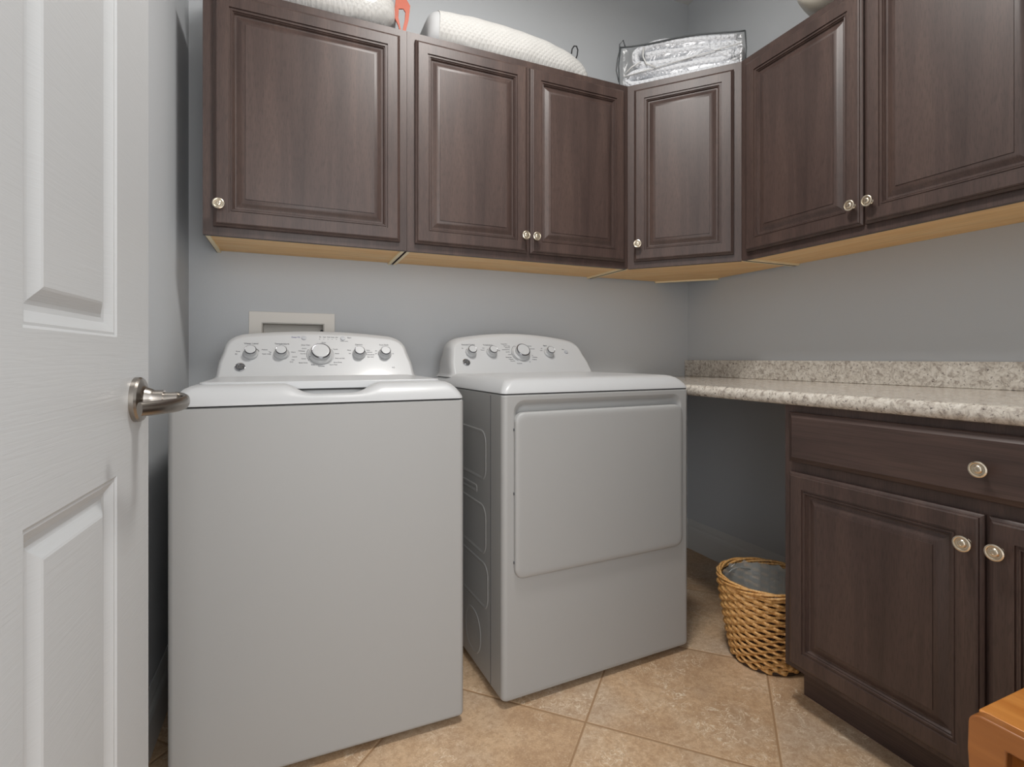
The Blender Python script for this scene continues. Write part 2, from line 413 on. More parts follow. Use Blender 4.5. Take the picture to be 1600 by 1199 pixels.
def upper(label, loc, rz, w, doors, group, open_end=None):
    c = thing('wall_cabinet', label, 'cabinet', loc, rz, group)
    g = .004; fd = DEP - .019
    b = MB(); b.box(g, w - g, -fd, -.001, ZB + .012, ZT - .012); b.box(.0002, w - .0002, -fd, -.001, ZT - .0119, ZT)  # full-width top added to keep ceiling light out of the side gaps
    b.build('carcass', M['wood'], c)
    for xr in (g - .0016, w - g + .0002): MB().box(xr, xr + .0014, -fd, -.001, ZB + .0005, ZT - .0121).build('side_veneer', M['wood'], c)
    # underside: recessed maple panel inside pale rims
    b = MB(); b.box(g + .012, w - g - .012, -fd, -.001, ZB + .008, ZB + .0118)
    b.build('bottom_panel', M['maple'], c)
    for xr in (g, w - g - .012): MB().box(xr, xr + .012, -fd, -.001, ZB + .001, ZB + .0119).build('bottom_rim', M['maple_edge'], c)
    # face frame with openings
    st = .038
    b = MB(); b.box(0, st, -DEP, -fd, ZB, ZT); b.box(w - st, w, -DEP, -fd, ZB, ZT)
    b.box(st, w - st, -DEP, -fd, ZB, ZB + .045); b.box(st, w - st, -DEP, -fd, ZT - .045, ZT)
    if len(doors) > 1: m = (doors[0][1] + doors[1][0]) / 2; b.box(m - .03, m + .03, -DEP, -fd, ZB + .045, ZT - .045)
    b.build('face_frame', M['wood'], c)
    for x0, x1, kx in doors: door(c, x0, x1, 1.418, 2.150, -DEP - .0005, (kx, 1.481))
    return c
G1 = 'dark wall cabinets with raised panel doors'
upper('single-door dark wall cabinet above the washer, farthest left', (-2.196, 0, 0), 0, .633, [(.029, .607, .047)], G1)
upper('double-door dark wall cabinet above the dryer', (-1.562, 0, 0), 0, .952, [(.027, .4695, .4525), (.4825, .929, .4985)], G1)
upper('double-door dark wall cabinet on the right wall above the granite counter', (0, -.641, 0), -pi / 2, .958, [(.029, .476, .453), (.4825, .931, .506)], G1)
# diagonal corner cabinet
AX, AY, BX, BY = -.6095, -.308, -.308, -.640
ang = atan2(BY - AY, BX - AX); FW = sqrt((BX - AX) ** 2 + (BY - AY) ** 2)
c = thing('wall_cabinet', 'single-door dark corner wall cabinet set diagonally', 'cabinet', (AX, AY, 0), ang, G1)
inv = Matrix.Rotation(-ang, 3, 'Z') 
def tl(x, y, z=0): p = inv @ Vector((x - AX, y - AY, 0)); return (p.x, p.y, z)
nx, ny = cos(ang - pi / 2), sin(ang - pi / 2)
def prism(b, pts, z0, z1):
    a = b.ring([tl(x, y, z0) for x, y in pts]); e = b.ring([tl(x, y, z1) for x, y in pts]); b.cap(a, True); b.cap(e); b.loft(a, e)
k = .019
CLIP = .22
foot = [(-.001, -CLIP), (-CLIP, -.001), (-.6055, -.001), (-.6055, AY + .019), (BX + .014, BY + .004), (-.001, BY + .004)]
b = MB(); prism(b, foot, ZB + .012, ZT - .012); prism(b, [(-.001, -CLIP), (-CLIP, -.001), (-.6093, -.001), (-.6093, AY + .015), (BX + .010, BY + .0005), (-.001, BY + .0005)], ZT - .0119, ZT); b.build('carcass', M['wood'], c)  # upper prism covers the whole footprint, added so the joints stay dark
def inset(pts, dlt):
    n = len(pts); out = []
    ctr = Vector((sum(p[0] for p in pts) / n, sum(p[1] for p in pts) / n))
    for i in range(n):
        p0, p1, p2 = Vector(pts[i - 1]), Vector(pts[i]), Vector(pts[(i + 1) % n])
        d1 = (p1 - p0).normalized(); d2 = (p2 - p1).normalized()
        n1 = Vector((-d1.y, d1.x)); n2 = Vector((-d2.y, d2.x))
        if n1.dot(ctr - p1) < 0: n1 = -n1
        if n2.dot(ctr - p1) < 0: n2 = -n2
        bis = n1 + n2; bis = bis / (1 + n1.dot(n2)); out.append(tuple(p1 + bis * dlt))
    return out
fo = inset(foot, -.0016); fo2 = inset(foot, -.0002)
for i in (2, 4):
    j = (i + 1) % len(foot); b = MB(); prism(b, [fo[i], fo[j], fo2[j], fo2[i]], ZB + .0005, ZT - .0121); b.build('side_veneer', M['wood'], c)
fi = inset(foot, .012)
b = MB(); prism(b, fi, ZB + .008, ZB + .0118); b.build('bottom_panel', M['maple'], c)
for i in (0, 2, 4):
    j = (i + 1) % 6; b = MB(); prism(b, [foot[i], foot[j], fi[j], fi[i]], ZB + .001, ZB + .0119); b.build('bottom_rim', M['maple_edge'], c)
b = MB(); b.box(0, .038, 0, k, ZB, ZT); b.box(FW - .038, FW, 0, k, ZB, ZT); b.box(.038, FW - .038, 0, k, ZB, ZB + .045); b.box(.038, FW - .038, 0, k, ZT - .045, ZT)
b.build('face_frame', M['wood'], c)
door(c, .029, .421, 1.418, 2.150, -.0005, (.049, 1.487))

# ------------------------------------------------------------------ base cabinet, counter, backsplash
BC = thing('base_cabinet', 'dark base cabinet with one wide drawer over two doors under the granite counter', 'cabinet', (0, -1.080, 0), -pi / 2)
BW = .955
b = MB(); b.box(.002, BW, -.591, -.001, .112, .870); b.build('carcass', M['wood'], BC)
b = MB(); b.box(.002, BW, -.534, -.02, 0, .1118); b.build('toe_kick', M['wood_h'], BC)
b = MB(); b.box(0, .038, -.610, -.5911, .112, .870); b.box(BW - .038, BW, -.610, -.5911, .112, .870); b.box(.038, BW - .038, -.610, -.5911, .112, .150)
b.box(.038, BW - .038, -.610, -.5911, .665, .725); b.box(.038, BW - .038, -.610, -.5911, .838, .870); b.box(.45, .51, -.610, -.5911, .150, .665)
b.build('face_frame', M['wood'], BC)
dr = door(BC, .021, .937, .710, .851, -.6105, (.4795, .778), 'drawer', DRAWP, 'wood_h')
door(BC, .021, .4765, .130, .680, -.6105, (.452, .617))
door(BC, .4840, .937, .130, .680, -.6105, (.5065, .617))

ct = MB(); prof = [(-.002, .872), (-.628, .872), (-.636, .875), (-.6405, .882), (-.6415, .890), (-.6405, .899), (-.636, .907), (-.628, .911), (-.002, .912)]
r0 = ct.ring([(x, -.002, z) for x, z in prof]); r1 = ct.ring([(x, YF + .002, z) for x, z in prof]); ct.loft(r0, r1); ct.cap(r0, True); ct.cap(r1)
tag(ct.build('countertop', M['granite'], auto=40), 'speckled cream granite countertop along the right wall', 'countertop')
tag(MB().box(-.025, -.001, YF + .002, -.002, .9121, .995).build('backsplash', M['granite'], bevel=.002), 'low speckled granite backsplash standing on the countertop', 'backsplash')

# ------------------------------------------------------------------ appliances
def body(w, dpt, z0, z1, name, parent, r=.012, hole=None):
    """cabinet body: rounded vertical corners, open recess in the front when hole given"""
    b = MB(); n = 5
    def R(z, i=0):
        return b.ring([(x, y, z) for x, y in rrect(i, w - i, i, dpt - i, r, n)])
    rs = [R(z0, .004), R(z0 + .004, .001), R(z0 + .010), R(z1 - .004), R(z1, .003)]
    for a, c in zip(rs, rs[1:]): b.loft(a, c)
    b.cap(rs[0], True); b.cap(rs[-1])
    return b.build(name, M['enamel'], parent, auto=50)

def cap(parent, w, dpt, z0, z1, scoop=None, name='top_deck'):
    """moulded top: band curves in from front and sides, back stays upright"""
    b = MB(); H = z1 - z0; r = .018
    prof = [(0, 0), (.0005, .10), (.006, .34), (.014, .58), (.024, .80), (.036, .93), (.048, .985), (.058, 1.0)]
    xs = [i / 60 for i in range(61)]
    def outline(i):
        pts = []; rr = r + i * .25
        x0, x1, y0 = i, w - i, i
        for t in xs: pts.append((x0 + rr + (x1 - x0 - 2 * rr) * t, y0, 'f'))
        for k in range(1, 6):
            a = radians(-90 + 90 * k / 6); pts.append((x1 - rr + rr * cos(a), y0 + rr + rr * sin(a), 's'))
        pts.append((x1, y0 + rr, 's')); pts.append((x1, dpt, 's')); pts.append((x0, dpt, 's')); pts.append((x0, y0 + rr, 's'))
        for k in range(1, 6):
            a = radians(180 + 90 * k / 6); pts.append((x0 + rr + rr * cos(a), y0 + rr + rr * sin(a), 's'))
        return pts
    def wgt(x):
        if not scoop: return 0
        a0, a1, a2, a3 = scoop
        t = (x - a0) / (a1 - a0) if x < a1 else (1 if x < a2 else (a3 - x) / (a3 - a2))
        t = max(0, min(1, t)); return t * t * (3 - 2 * t)
    rs = []
    sc = [0, .10, .34, .42, .46, .40, .30, .20]
    for j, (i, h) in enumerate(prof):
        pts = []
        for x, y, tg in outline(i):
            z = z0 + H * h
            if tg == 'f':
                k = wgt(x); z = z0 + H * (h * (1 - k) + sc[j] * k)
            pts.append((x, y, z))
        rs.append(b.ring(pts))
    if scoop:
        pts = []
        for x, y, tg in outline(.078):
            k = wgt(x) if tg == 'f' else 0
            pts.append((x, y, z0 + H * ((1 - k) + .12 * k)))
        rs.append(b.ring(pts))
        pts = [(x, y, z1 - .001) for x, y, tg in outline(.082)]; rs.append(b.ring(pts))
    for a, c in zip(rs, rs[1:]): b.loft(a, c)
    b.cap(rs[-1]); b.cap(rs[0], True)
    return b.build(name, M['enamel_top'], parent, auto=55)

PY0, PZ0, PY1, PZ1 = .500, .943, .590, 1.075     # slope of the control face
def yf(z): return PY0 + (PY1 - PY0) * (z - PZ0) / (PZ1 - PZ0)
PN = Vector((0, -(PZ1 - PZ0), (PY1 - PY0))).normalized(); PU = Vector((0, PY1 - PY0, PZ1 - PZ0)).normalized()
def on_panel(x, z, h=0):
    """matrix: local X right, local Y up the panel, local Z out of it"""
    p = Vector((x, yf(z), z)) + PN * h
    return Matrix.Translation(p) @ Matrix((Vector((1, 0, 0)), PU, PN)).transposed().to_4x4()
def console(parent, xc, ztop):
    half = []
    hb, hs = .320, .304
    ctrl = [(hb + .012, .935), (hb, .950), (hs + .012, .99), (hs, 1.030)]
    half += ctrl
    # rounded shoulder from (hs,1.03) to (.225, ~1.09)
    p0, p1, p2 = Vector((hs, 1.030)), Vector((hs - .004, 1.078)), Vector((.243, 1.089))
    for k in range(1, 9):
        t = k / 8; q = p0 * (1 - t) ** 2 + p1 * 2 * t * (1 - t) + p2 * t * t; half.append((q.x, q.y))
    for k in range(1, 9):
        x = .243 * (1 - k / 8); half.append((x, 1.089 + (ztop - 1.089) * (1 - (x / .243) ** 2)))
    out = [(xc + x, z) for x, z in half] + [(xc - x, z) for x, z in reversed(half[:-1])]
    cx, cz = xc, 1.00
    def ins(i):
        o = []
        n = len(out)
        for m in range(n):
            p0, p1, p2 = Vector(out[max(0, m - 1)]), Vector(out[m]), Vector(out[min(n - 1, m + 1)])
            d = (p2 - p0).normalized(); nn = Vector((-d.y, d.x))
            if m in (0, n - 1): nn = Vector(((-1 if m == 0 else 1) * 1.0, 0))
            if nn.dot(Vector((cx, cz)) - p1) < 0: nn = -nn
            q = p1 + nn * i; o.append((q.x, max(q.y, .935)))
        return o
    b = MB(); rs = []
    for i, dy, yb in ((.010, 0, .668), (0, 0, .660), (0, .042, None), (.001, .028, None), (.003, .015, None), (.007, .006, None), (.012, .0015, None), (.016, 0, None)):
        rs.append(b.ring([(x, (yb if yb else min(.655, yf(min(z, 1.098)) + dy)), z) for x, z in ins(i)]))
    for a, c in zip(rs, rs[1:]): b.loft(a, c)
    b.cap(rs[0], True); b.cap(rs[-1])
    return b.build('control_panel', M['enamel_top'], parent, auto=60)

def dial(panel, x, z, R, mark=30):
    M0 = on_panel(x, z, .0005)
    k = MB().lathe([(R, 0), (R, .004), (R * .93, .007), (R * .80, .010), (R * .77, .022), (R * .73, .025)], 36, M0).build('dial', M['enamel_top'], panel, auto=35)
    MB().lathe([(R * .755, .0215), (R * .765, .0255), (R * .72, .0268), (R * .67, .0262)], 36, M0).build('dial_ring', M['darkchrome'], k, auto=35)
    MB().lathe([(R * .67, .0255), (R * .665, .0270), (R * .6, .0276)], 36, M0).build('dial_cap', M['enamel_top'], k, auto=35)
    a = radians(mark); b = MB(); b.box(-.0008, .0008, R * .72, R * .98, 0, .0009)
    for i, v in enumerate(b.v): b.v[i] = tuple(M0 @ (Matrix.Rotation(a, 4, 'Z') @ Vector((v[0], v[1], v[2] + .0072))))
    b.build('pointer', M['ink'], k)
    return k
def arc(panel, x, z, R, a0, a1, mat='ink', dash=0, wd=.0012):
    b = MB(); M0 = on_panel(x, z, .0003); n = 24
    for i in range(n):
        if dash and i % dash == dash - 1: continue
        t0, t1 = radians(a0 + (a1 - a0) * i / n), radians(a0 + (a1 - a0) * (i + 1) / n)
        q = []
        for t, rr in ((t0, R), (t1, R), (t1, R + wd), (t0, R + wd)): q.append(M0 @ Vector((rr * cos(t), rr * sin(t), .0004)))
        b.cap(b.ring(q))
    return b.build('dial_scale', M[mat], panel)
def badge(panel, x, z, R=.0155):
    M0 = on_panel(x, z, .0005)
    e = MB().lathe([(R, 0), (R, .0025), (R * .9, .003), (R * .86, .0022)], 32, M0).build('badge', M['chrome'], panel, auto=35)
    MB().lathe([(R * .86, .0016), (R * .855, .0024)], 32, M0).build('badge_face', M['badge'], e)
    ms = [text_mesh('GE', R * 1.05, M['chrome'], None, M0 @ Matrix.Translation((0, 0, .0028)) @ Matrix.Shear('XZ', 4, (0, 0)), bold=.0003)]
    b = MB()
    for q in range(4):
        a0 = q * pi / 2 + .3
        b.tube([M0 @ Vector((R * .68 * cos(a0 + t), R * .68 * sin(a0 + t), .0027)) for t in [i * .12 for i in range(9)]], R * .05, 5)
    b.build('badge_swirls', M['chrome'], e)
    join_meshes('monogram', ms, M['chrome'], e)
def letters(panel, items, mat='ink'):
    """items: (text, x, z, size, align)"""
    ms = [text_mesh(s, sz, M[mat], None, on_panel(x, z, .0006), align=al) for s, x, z, sz, al in items]
    return join_meshes('lettering', ms, M[mat], panel)
def foot(parent, x, y):
    MB().lathe([(.018, 0), (.018, .008), (.008, .010), (.008, .024)], 18, Matrix.Translation((x, y, 0))).build('foot', M['black'], parent, auto=35)

# --- washer
WW = .692
wa = thing('washing_machine', 'white top-load washing machine left of the dryer', 'washing machine', (-2.197, -.800, 0), radians(.4))
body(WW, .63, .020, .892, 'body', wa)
b = MB(); b.box(.006, WW - .006, .006, .62, .892, .8955); b.build('seam_strip', M['black'], wa)  # black strip set back in the joint below the top
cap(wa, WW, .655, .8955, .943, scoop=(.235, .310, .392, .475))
# lid
b = MB(); lx0, lx1, ly0, ly1 = .050, WW - .050, .066, .478
rs = [b.ring([(x, y, z) for x, y in rrect(lx0 + i, lx1 - i, ly0 + i, ly1 - i, .015, 4)]) for i, z in ((.0, .928), (0, .9445), (.002, .9470), (.006, .9480))]
for a, e2 in zip(rs, rs[1:]): b.loft(a, e2)
b.cap(rs[0], True); b.cap(rs[-1])
lid = b.build('lid', M['enamel_top'], wa, auto=50)
b = MB(); b.box(.215, .490, .0665, .080, .9235, .928); b.build('lid_gap_shade', M['black'], wa)  # black strip stands in for the shade in the slit under the lid
cp = console(wa, .354, 1.103)
KZ = 1.020
for x, mk in ((.134, -60), (.226, 40), (.480, -70), (.571, 55)): dial(cp, x, KZ, .0230, mk)
dial(cp, .351, 1.017, .0405, 110)
arc(cp, .351, 1.017, .0440, 150, 215, dash=4, wd=.0022); arc(cp, .351, 1.017, .0430, 300, 395, wd=.0006)
arc(cp, .134, KZ, .0255, 20, 75, wd=.0014); arc(cp, .226, KZ, .0245, -60, 40, wd=.0007); arc(cp, .480, KZ, .0250, -10, 60, wd=.0014); arc(cp, .571, KZ, .0240, 150, 190, wd=.001)
letters(cp, [('Water Level', .134, 1.0545, .0085, 'CENTER'), ('Temperature', .228, 1.0545, .0085, 'CENTER'), ('Options', .482, 1.0545, .0080, 'CENTER'), ('Auto Soak', .571, 1.0545, .0080, 'CENTER'),
    ('Rinse', .090, 1.028, .0055, 'LEFT'), ('Fill', .088, 1.019, .0055, 'LEFT'), ('Medium', .166, 1.034, .0055, 'LEFT'), ('Super Large', .168, 1.020, .0055, 'LEFT'),
    ('Tap', .196, 1.026, .0055, 'RIGHT'), ('Warm', .256, 1.026, .0055, 'LEFT'), ('Colors', .260, 1.010, .0055, 'LEFT'), ('Hot', .258, 1.000, .0055, 'LEFT'), ('Cold', .252, .993, .0055, 'LEFT'),
    ('Whites', .300, 1.030, .0070, 'RIGHT'), ('Deep Clean', .318, 1.051, .0060, 'RIGHT'), ('Colors', .306, 1.039, .0055, 'RIGHT'), ('Normal', .303, 1.021, .0055, 'RIGHT'), ('Casual', .303, 1.004, .0055, 'RIGHT'), ('Speed Cycle', .308, .990, .0055, 'RIGHT'),
    ('Rinse', .356, 1.0605, .0060, 'LEFT'), ('Towels', .392, 1.037, .0055, 'LEFT'), ('Sheets', .398, 1.022, .0055, 'LEFT'), ('Drain and Spin', .398, 1.005, .0055, 'LEFT'), ('Quick Rinse', .392, .991, .0055, 'LEFT'),
    ('Hand Wash', .378, .983, .0055, 'LEFT'), ('Delicates', .352, .978, .0055, 'CENTER'), ('Bulky', .325, .983, .0055, 'CENTER'),
    ('Once', .453, 1.034, .0055, 'RIGHT'), ('Off', .452, 1.022, .0055, 'RIGHT'), ('Fabric', .506, 1.034, .0055, 'LEFT'), ('Softener', .508, 1.027, .0055, 'LEFT'), ('Extra Rinse', .508, 1.018, .0055, 'LEFT'), ('Spin Hold', .508, 1.010, .0055, 'LEFT'),
    ('On', .545, 1.032, .0055, 'RIGHT'), ('Off', .543, 1.022, .0055, 'RIGHT'), ('30', .598, 1.022, .0055, 'LEFT'), ('4.2', .596, .972, .0075, 'CENTER'),
    ('Fill', .352, 1.0805, .0052, 'CENTER'), ('Soak', .366, 1.0805, .0052, 'CENTER'), ('Wash', .380, 1.0805, .0052, 'CENTER'), ('Rinse', .394, 1.0805, .0052, 'CENTER'), ('Spin', .408, 1.0805, .0052, 'CENTER'),
    ('Start', .444, 1.0795, .0070, 'LEFT'), ('Hold to pause', .432, 1.0665, .0045, 'CENTER')])
letters(cp, [('Deep Fill', .286, 1.0785, .0078, 'RIGHT')], 'inkblue')
for x in (.298, .428): MB().lathe([(.0085, 0), (.0085, .002), (.007, .003)], 24, on_panel(x, 1.0765, .0003)).build('button', M['greybtn'], cp, auto=35)
for x in (.350, .364, .378, .392, .406):
    MB().lathe([(.0022, 0), (.0018, .0012)], 10, on_panel(x, 1.0740, .0003)).build('indicator_light', M['enamel_top'], cp)
badge(cp, .105, .976)
for x in (.05, WW - .05):
    for y in (.06, .58): foot(wa, x, y)

# --- dryer
DWd = .707
dy = thing('clothes_dryer', 'white front-load clothes dryer with a square door, right of the washing machine', 'clothes dryer', (-1.391, -.797, 0), radians(2.75))
# body with a rounded recess in the front
b = MB(); dz0, dz1, dd = .022, .900, .64; n = 6
hx0, hx1, hz0, hz1, hr = .034, .673, .366, .885, .035
z_levels = [(dz0, .004), (dz0 + .004, .001), (dz0 + .012, 0), (dz1 - .004, 0), (dz1, .003)]
r = .016
def perim(i, z):   # open strip: starts front-left corner end, goes around the back to front-right
    pts = [(i + r, i)] + [(i + r - r * sin(radians(a)), i + r - r * cos(radians(a))) for a in (15, 30, 45, 60, 75, 90)]
    pts += [(i, dd), (DWd - i, dd)]
    pts += [(DWd - i - r + r * cos(radians(a)), i + r - r * sin(radians(a))) for a in (0, 15, 30, 45, 60, 75, 90)]
    return b.ring([(x, y, z) for x, y in pts])
rs = [perim(i, z) for z, i in z_levels]
for a, e2 in zip(rs, rs[1:]): b.loft(a, e2, closed=False)
b.cap(rs[0], True); b.cap(rs[-1])
# front face around the hole: quads from rounded hole to outer frame
inner = rrect(hx0, hx1, hz0, hz1, hr, n)
ox0, ox1, oz0, oz1 = r, DWd - r, dz0 + .012, dz1 - .004
def proj_out(x, z):
    cx, cz = (hx0 + hx1) / 2, (hz0 + hz1) / 2
    return x, z
outer = []
for m, (x, z) in enumerate(inner):
    q = m // (n + 1); f = (m % (n + 1)) / n
    cs = [(ox1, oz1), (ox0, oz1), (ox0, oz0), (ox1, oz0)][q]
    # fan toward the outer corner
    hx, hz = [(hx1, hz1), (hx0, hz1), (hx0, hz0), (hx1, hz0)][q]
    ex = cs[0] if (f <= .5 and q in (0, 2)) or (f >= .5 and q in (1, 3)) else x
    ez = cs[1] if (f >= .5 and q in (0, 2)) or (f <= .5 and q in (1, 3)) else z
    if abs(f - .5) < 1e-6: ex, ez = cs
    outer.append((ex, ez))
ro = b.ring([(x, 0, z) for x, z in outer])
prev = ro
for i, y in ((0, 0), (.002, .0008), (.008, .005), (.014, .012), (.018, .016), (.024, .017)):
    cur = b.ring([(x, y, z) for x, z in rrect(hx0 + i, hx1 - i, hz0 + i, hz1 - i, hr - i * .4, n)]); b.loft(prev, cur); prev = cur
b.cap(prev)
# narrow strips closing front face top and bottom to the body edge
for z_a, z_b, ia, ib in ((dz0, dz0 + .004, .004, .001), (dz0 + .004, dz0 + .012, .001, 0), (dz1 - .004, dz1, 0, .003)):
    b.cap(b.ring([(ox0, ia, z_a), (ox1, ia, z_a), (ox1, ib, z_b), (ox0, ib, z_b)]))
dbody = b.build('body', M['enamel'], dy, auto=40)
# door slab
b = MB(); x0, x1, z0, z1 = .036, .671, .370, .849
rs = [b.ring([(x, y, z) for x, z in rrect(x0 + i, x1 - i, z0 + i, z1 - i, .030 - i * .5, 7)]) for i, y in ((.004, .014), (0, .012), (0, -.004), (.0015, -.008), (.005, -.0105), (.012, -.0115), (.02, -.012))]
for a, e2 in zip(rs, rs[1:]): b.loft(a, e2)
b.cap(rs[0], True); b.cap(rs[-1]); dd_ = b.build('door', M['enamel'], dy, auto=60)
for z in (.800, .616, .418):
    MB().box(.0335, .0375, -.003, .002, z - .004, z + .004).build('door_bumper', M['badge'], dd_, bevel=.001)
# embossed side pressings
b = MB()
def emboss(y0, y1, z0, z1, rr=.04, t=.0014):
    rs = [b.ring([(-q, y, z) for y, z in rrect(y0 + i, y1 - i, z0 + i, z1 - i, rr - i, 7)]) for i, q in ((0, -.0005), (.004, t), (.008, t), (.014, .0004))]
    for a, e2 in zip(rs, rs[1:]): b.loft(a, e2)
    b.cap(rs[-1]); b.cap(rs[0], True)
emboss(.118, .56, .625, .785); emboss(.19, .56, .575, .605, .012); emboss(.118, .56, .395, .555); emboss(.102, .56, .232, .378); emboss(.16, .30, .055, .200, .065)
b.build('side_pressing', M['enamel'], dy, auto=8)
b = MB(); b.box(-.0008, .002, .084, .0855, .03, .895); b.build('side_seam', M['badge'], dy)
b = MB(); b.box(.006, DWd - .006, .006, .63, .900, .9035); b.build('seam_strip', M['black'], dy)  # black strip in the joint between body and top
cap(dy, DWd, .655, .9035, .948)
cp = console(dy, .345, 1.110)
KZ = 1.027
for x, mk in ((.121, 60), (.210, 60), (.473, 60)): dial(cp, x, KZ, .0225, mk)
dial(cp, .342, 1.026, .0385, 40)
arc(cp, .342, 1.026, .0420, 120, 235, wd=.0012); arc(cp, .342, 1.026, .0445, 180, 240, dash=3, wd=.001)
letters(cp, [('Extended Tumble', .118, 1.0585, .0078, 'CENTER'), ('Temperature', .202, 1.0585, .0078, 'CENTER'), ('Signal', .466, 1.0585, .0078, 'CENTER'), ('Start', .549, 1.0430, .0060, 'CENTER'),
    ('On', .094, 1.044, .0052, 'RIGHT'), ('Low', .184, 1.046, .0052, 'RIGHT'), ('Medium', .182, 1.038, .0052, 'RIGHT'), ('High', .240, 1.036, .0052, 'LEFT'),
    ('Timed Dry', .276, 1.063, .0065, 'CENTER'), ('Fluff No Heat', .300, 1.055, .0052, 'RIGHT'), ('Damp Dry', .298, 1.048, .0052, 'RIGHT'), ('Automatic Dry', .294, 1.040, .0056, 'RIGHT'), ('Less Dry', .292, 1.031, .0052, 'RIGHT'),
    ('Casuals', .296, 1.020, .0052, 'RIGHT'), ('Energy Saver', .294, 1.009, .0052, 'RIGHT'), ('Delicates', .298, 1.001, .0052, 'RIGHT'), ('More Dry', .304, .994, .0052, 'RIGHT'), ('Cottons', .320, .984, .0068, 'CENTER'),
    ('Normal', .384, 1.056, .0052, 'LEFT'), ('60 Minutes', .388, 1.044, .0052, 'LEFT'), ('40', .388, 1.016, .0052, 'LEFT'), ('20 Minutes', .388, 1.009, .0052, 'LEFT'), ('Touch Up', .384, 1.000, .0052, 'LEFT'), ('Off', .366, .990, .0052, 'LEFT'),
    ('Off', .448, 1.046, .0052, 'RIGHT'), ('Loud', .446, 1.038, .0052, 'RIGHT')])
MB().lathe([(.0085, 0), (.0085, .003), (.0070, .0042)], 24, on_panel(.560, 1.032, .0003)).build('button', M['greybtn'], cp, auto=35)
badge(cp, .092, .989, .0150)
for x in (.05, DWd - .05):
    for y in (.10, .58): foot(dy, x, y)

# ------------------------------------------------------------------ washer outlet box in the back wall
ob = thing('washer_outlet_box', 'white plastic outlet box set into the wall behind the washing machine', 'outlet box', (0, 0, 0))
b = MB(); ox0, ox1, oz0, oz1 = -2.089, -1.786, .955, 1.1805
o4 = [(ox0, oz0), (ox1, oz0), (ox1, oz1), (ox0, oz1)]; i4 = [(OBX0, OBZ0), (OBX1, OBZ0), (OBX1, OBZ1), (OBX0, OBZ1)]
q = [b.ring([(x, -.0005, z) for x, z in o4]), b.ring([(x, -.006, z) for x, z in o4]), b.ring([(x, -.006, z) for x, z in i4]), b.ring([(x, -.0005, z) for x, z in i4])]
for a, e2 in zip(q, q[1:]): b.loft(a, e2)
b.loft(q[-1], q[0]); b.build('trim_frame', M['boxwhite'], ob, bevel=.001)
b = MB(); s4 = lambda y, i: b.ring([(OBX0 + i, y, OBZ0 + i), (OBX1 - i, y, OBZ0 + i), (OBX1 - i, y, OBZ1 - i), (OBX0 + i, y, OBZ1 - i)])
a0, a1, a2, a3 = s4(-.003, .0005), s4(.086, .0005), s4(.084, .0025), s4(-.003, .0025)
b.loft(a0, a1); b.loft(a2, a3); b.loft(a0, a3); b.cap(a2); b.cap(a1); b.build('recess_box', M['boxwhite'], ob)
MB().tube([(-1.850, .06, 1.01), (-1.850, .05, 1.05), (-1.843, .03, 1.085), (-1.832, .01, 1.115)], .006, 8).build('hose', M['badge'], ob, smooth=True)

# ------------------------------------------------------------------ wicker waste basket and liner
BKX, BKY, RB, RT, BH = -.470, -.895, .105, .150, .268
bk = thing('wicker_basket', 'round brown wicker waste basket on the floor under the counter', 'basket', (BKX, BKY, 0))
def rad(z): return RB + (RT - RB) * (z / BH) ** .8
NS = 30; rows_n = 19; b = MB()
for i in range(rows_n):
    z = .010 + (BH - .028) * i / (rows_n - 1); R0 = rad(z); ph = (i % 2) * pi; pts = []
    for k in range(180):
        t = 2 * pi * k / 180
        pts.append((cos(t) * (R0 + .0050 * sin(NS * t / 2 + ph)), sin(t) * (R0 + .0050 * sin(NS * t / 2 + ph)), z + .0030 * sin(NS * t / 2 + ph + 1.2)))
    b.tube(pts, .0076, 8, closed=True, flat=.6)
b.build('weave', M['wicker'], bk, smooth=True)
b = MB()
for k in range(NS):
    t = 2 * pi * (k + .0) / NS
    b.tube([(cos(t) * rad(z) * .985, sin(t) * rad(z) * .985, z) for z in [BH * j / 8 for j in range(9)]], .0030, 6)
b.build('stakes', M['wicker_dark'], bk, smooth=True)
b = MB()
rs = [b.ring([(cos(t) * (rad(z) - .0055), sin(t) * (rad(z) - .0055), z) for t in [2 * pi * k / 48 for k in range(48)]]) for z in (.004, .09, .18, BH - .01)]
for a, e2 in zip(rs, rs[1:]): b.loft(a, e2)
b.cap(rs[0], True); b.build('gap_shade_shell', M['wicker_dark'], bk, smooth=True)  # dark brown shell stands in for shade between the woven strands
b = MB()
for s3 in range(4):
    pts = []
    for k in range(240):
        t = 2 * pi * k / 240; a = 3 * t + s3 * pi / 2
        pts.append((cos(t) * (RT + .0055 * cos(a)), sin(t) * (RT + .0055 * cos(a)), BH - .003 + .0075 * sin(a)))
    b.tube(pts, .0042, 6, closed=True)
b.build('rim', M['wicker'], bk, smooth=True)
b = MB()
for zz in (.004,):
    b.tube([(cos(2 * pi * k / 60) * (RB + .004), sin(2 * pi * k / 60) * (RB + .004), .005) for k in range(60)], .005, 6, closed=True)
b.build('base_band', M['wicker_dark'], bk, smooth=True)
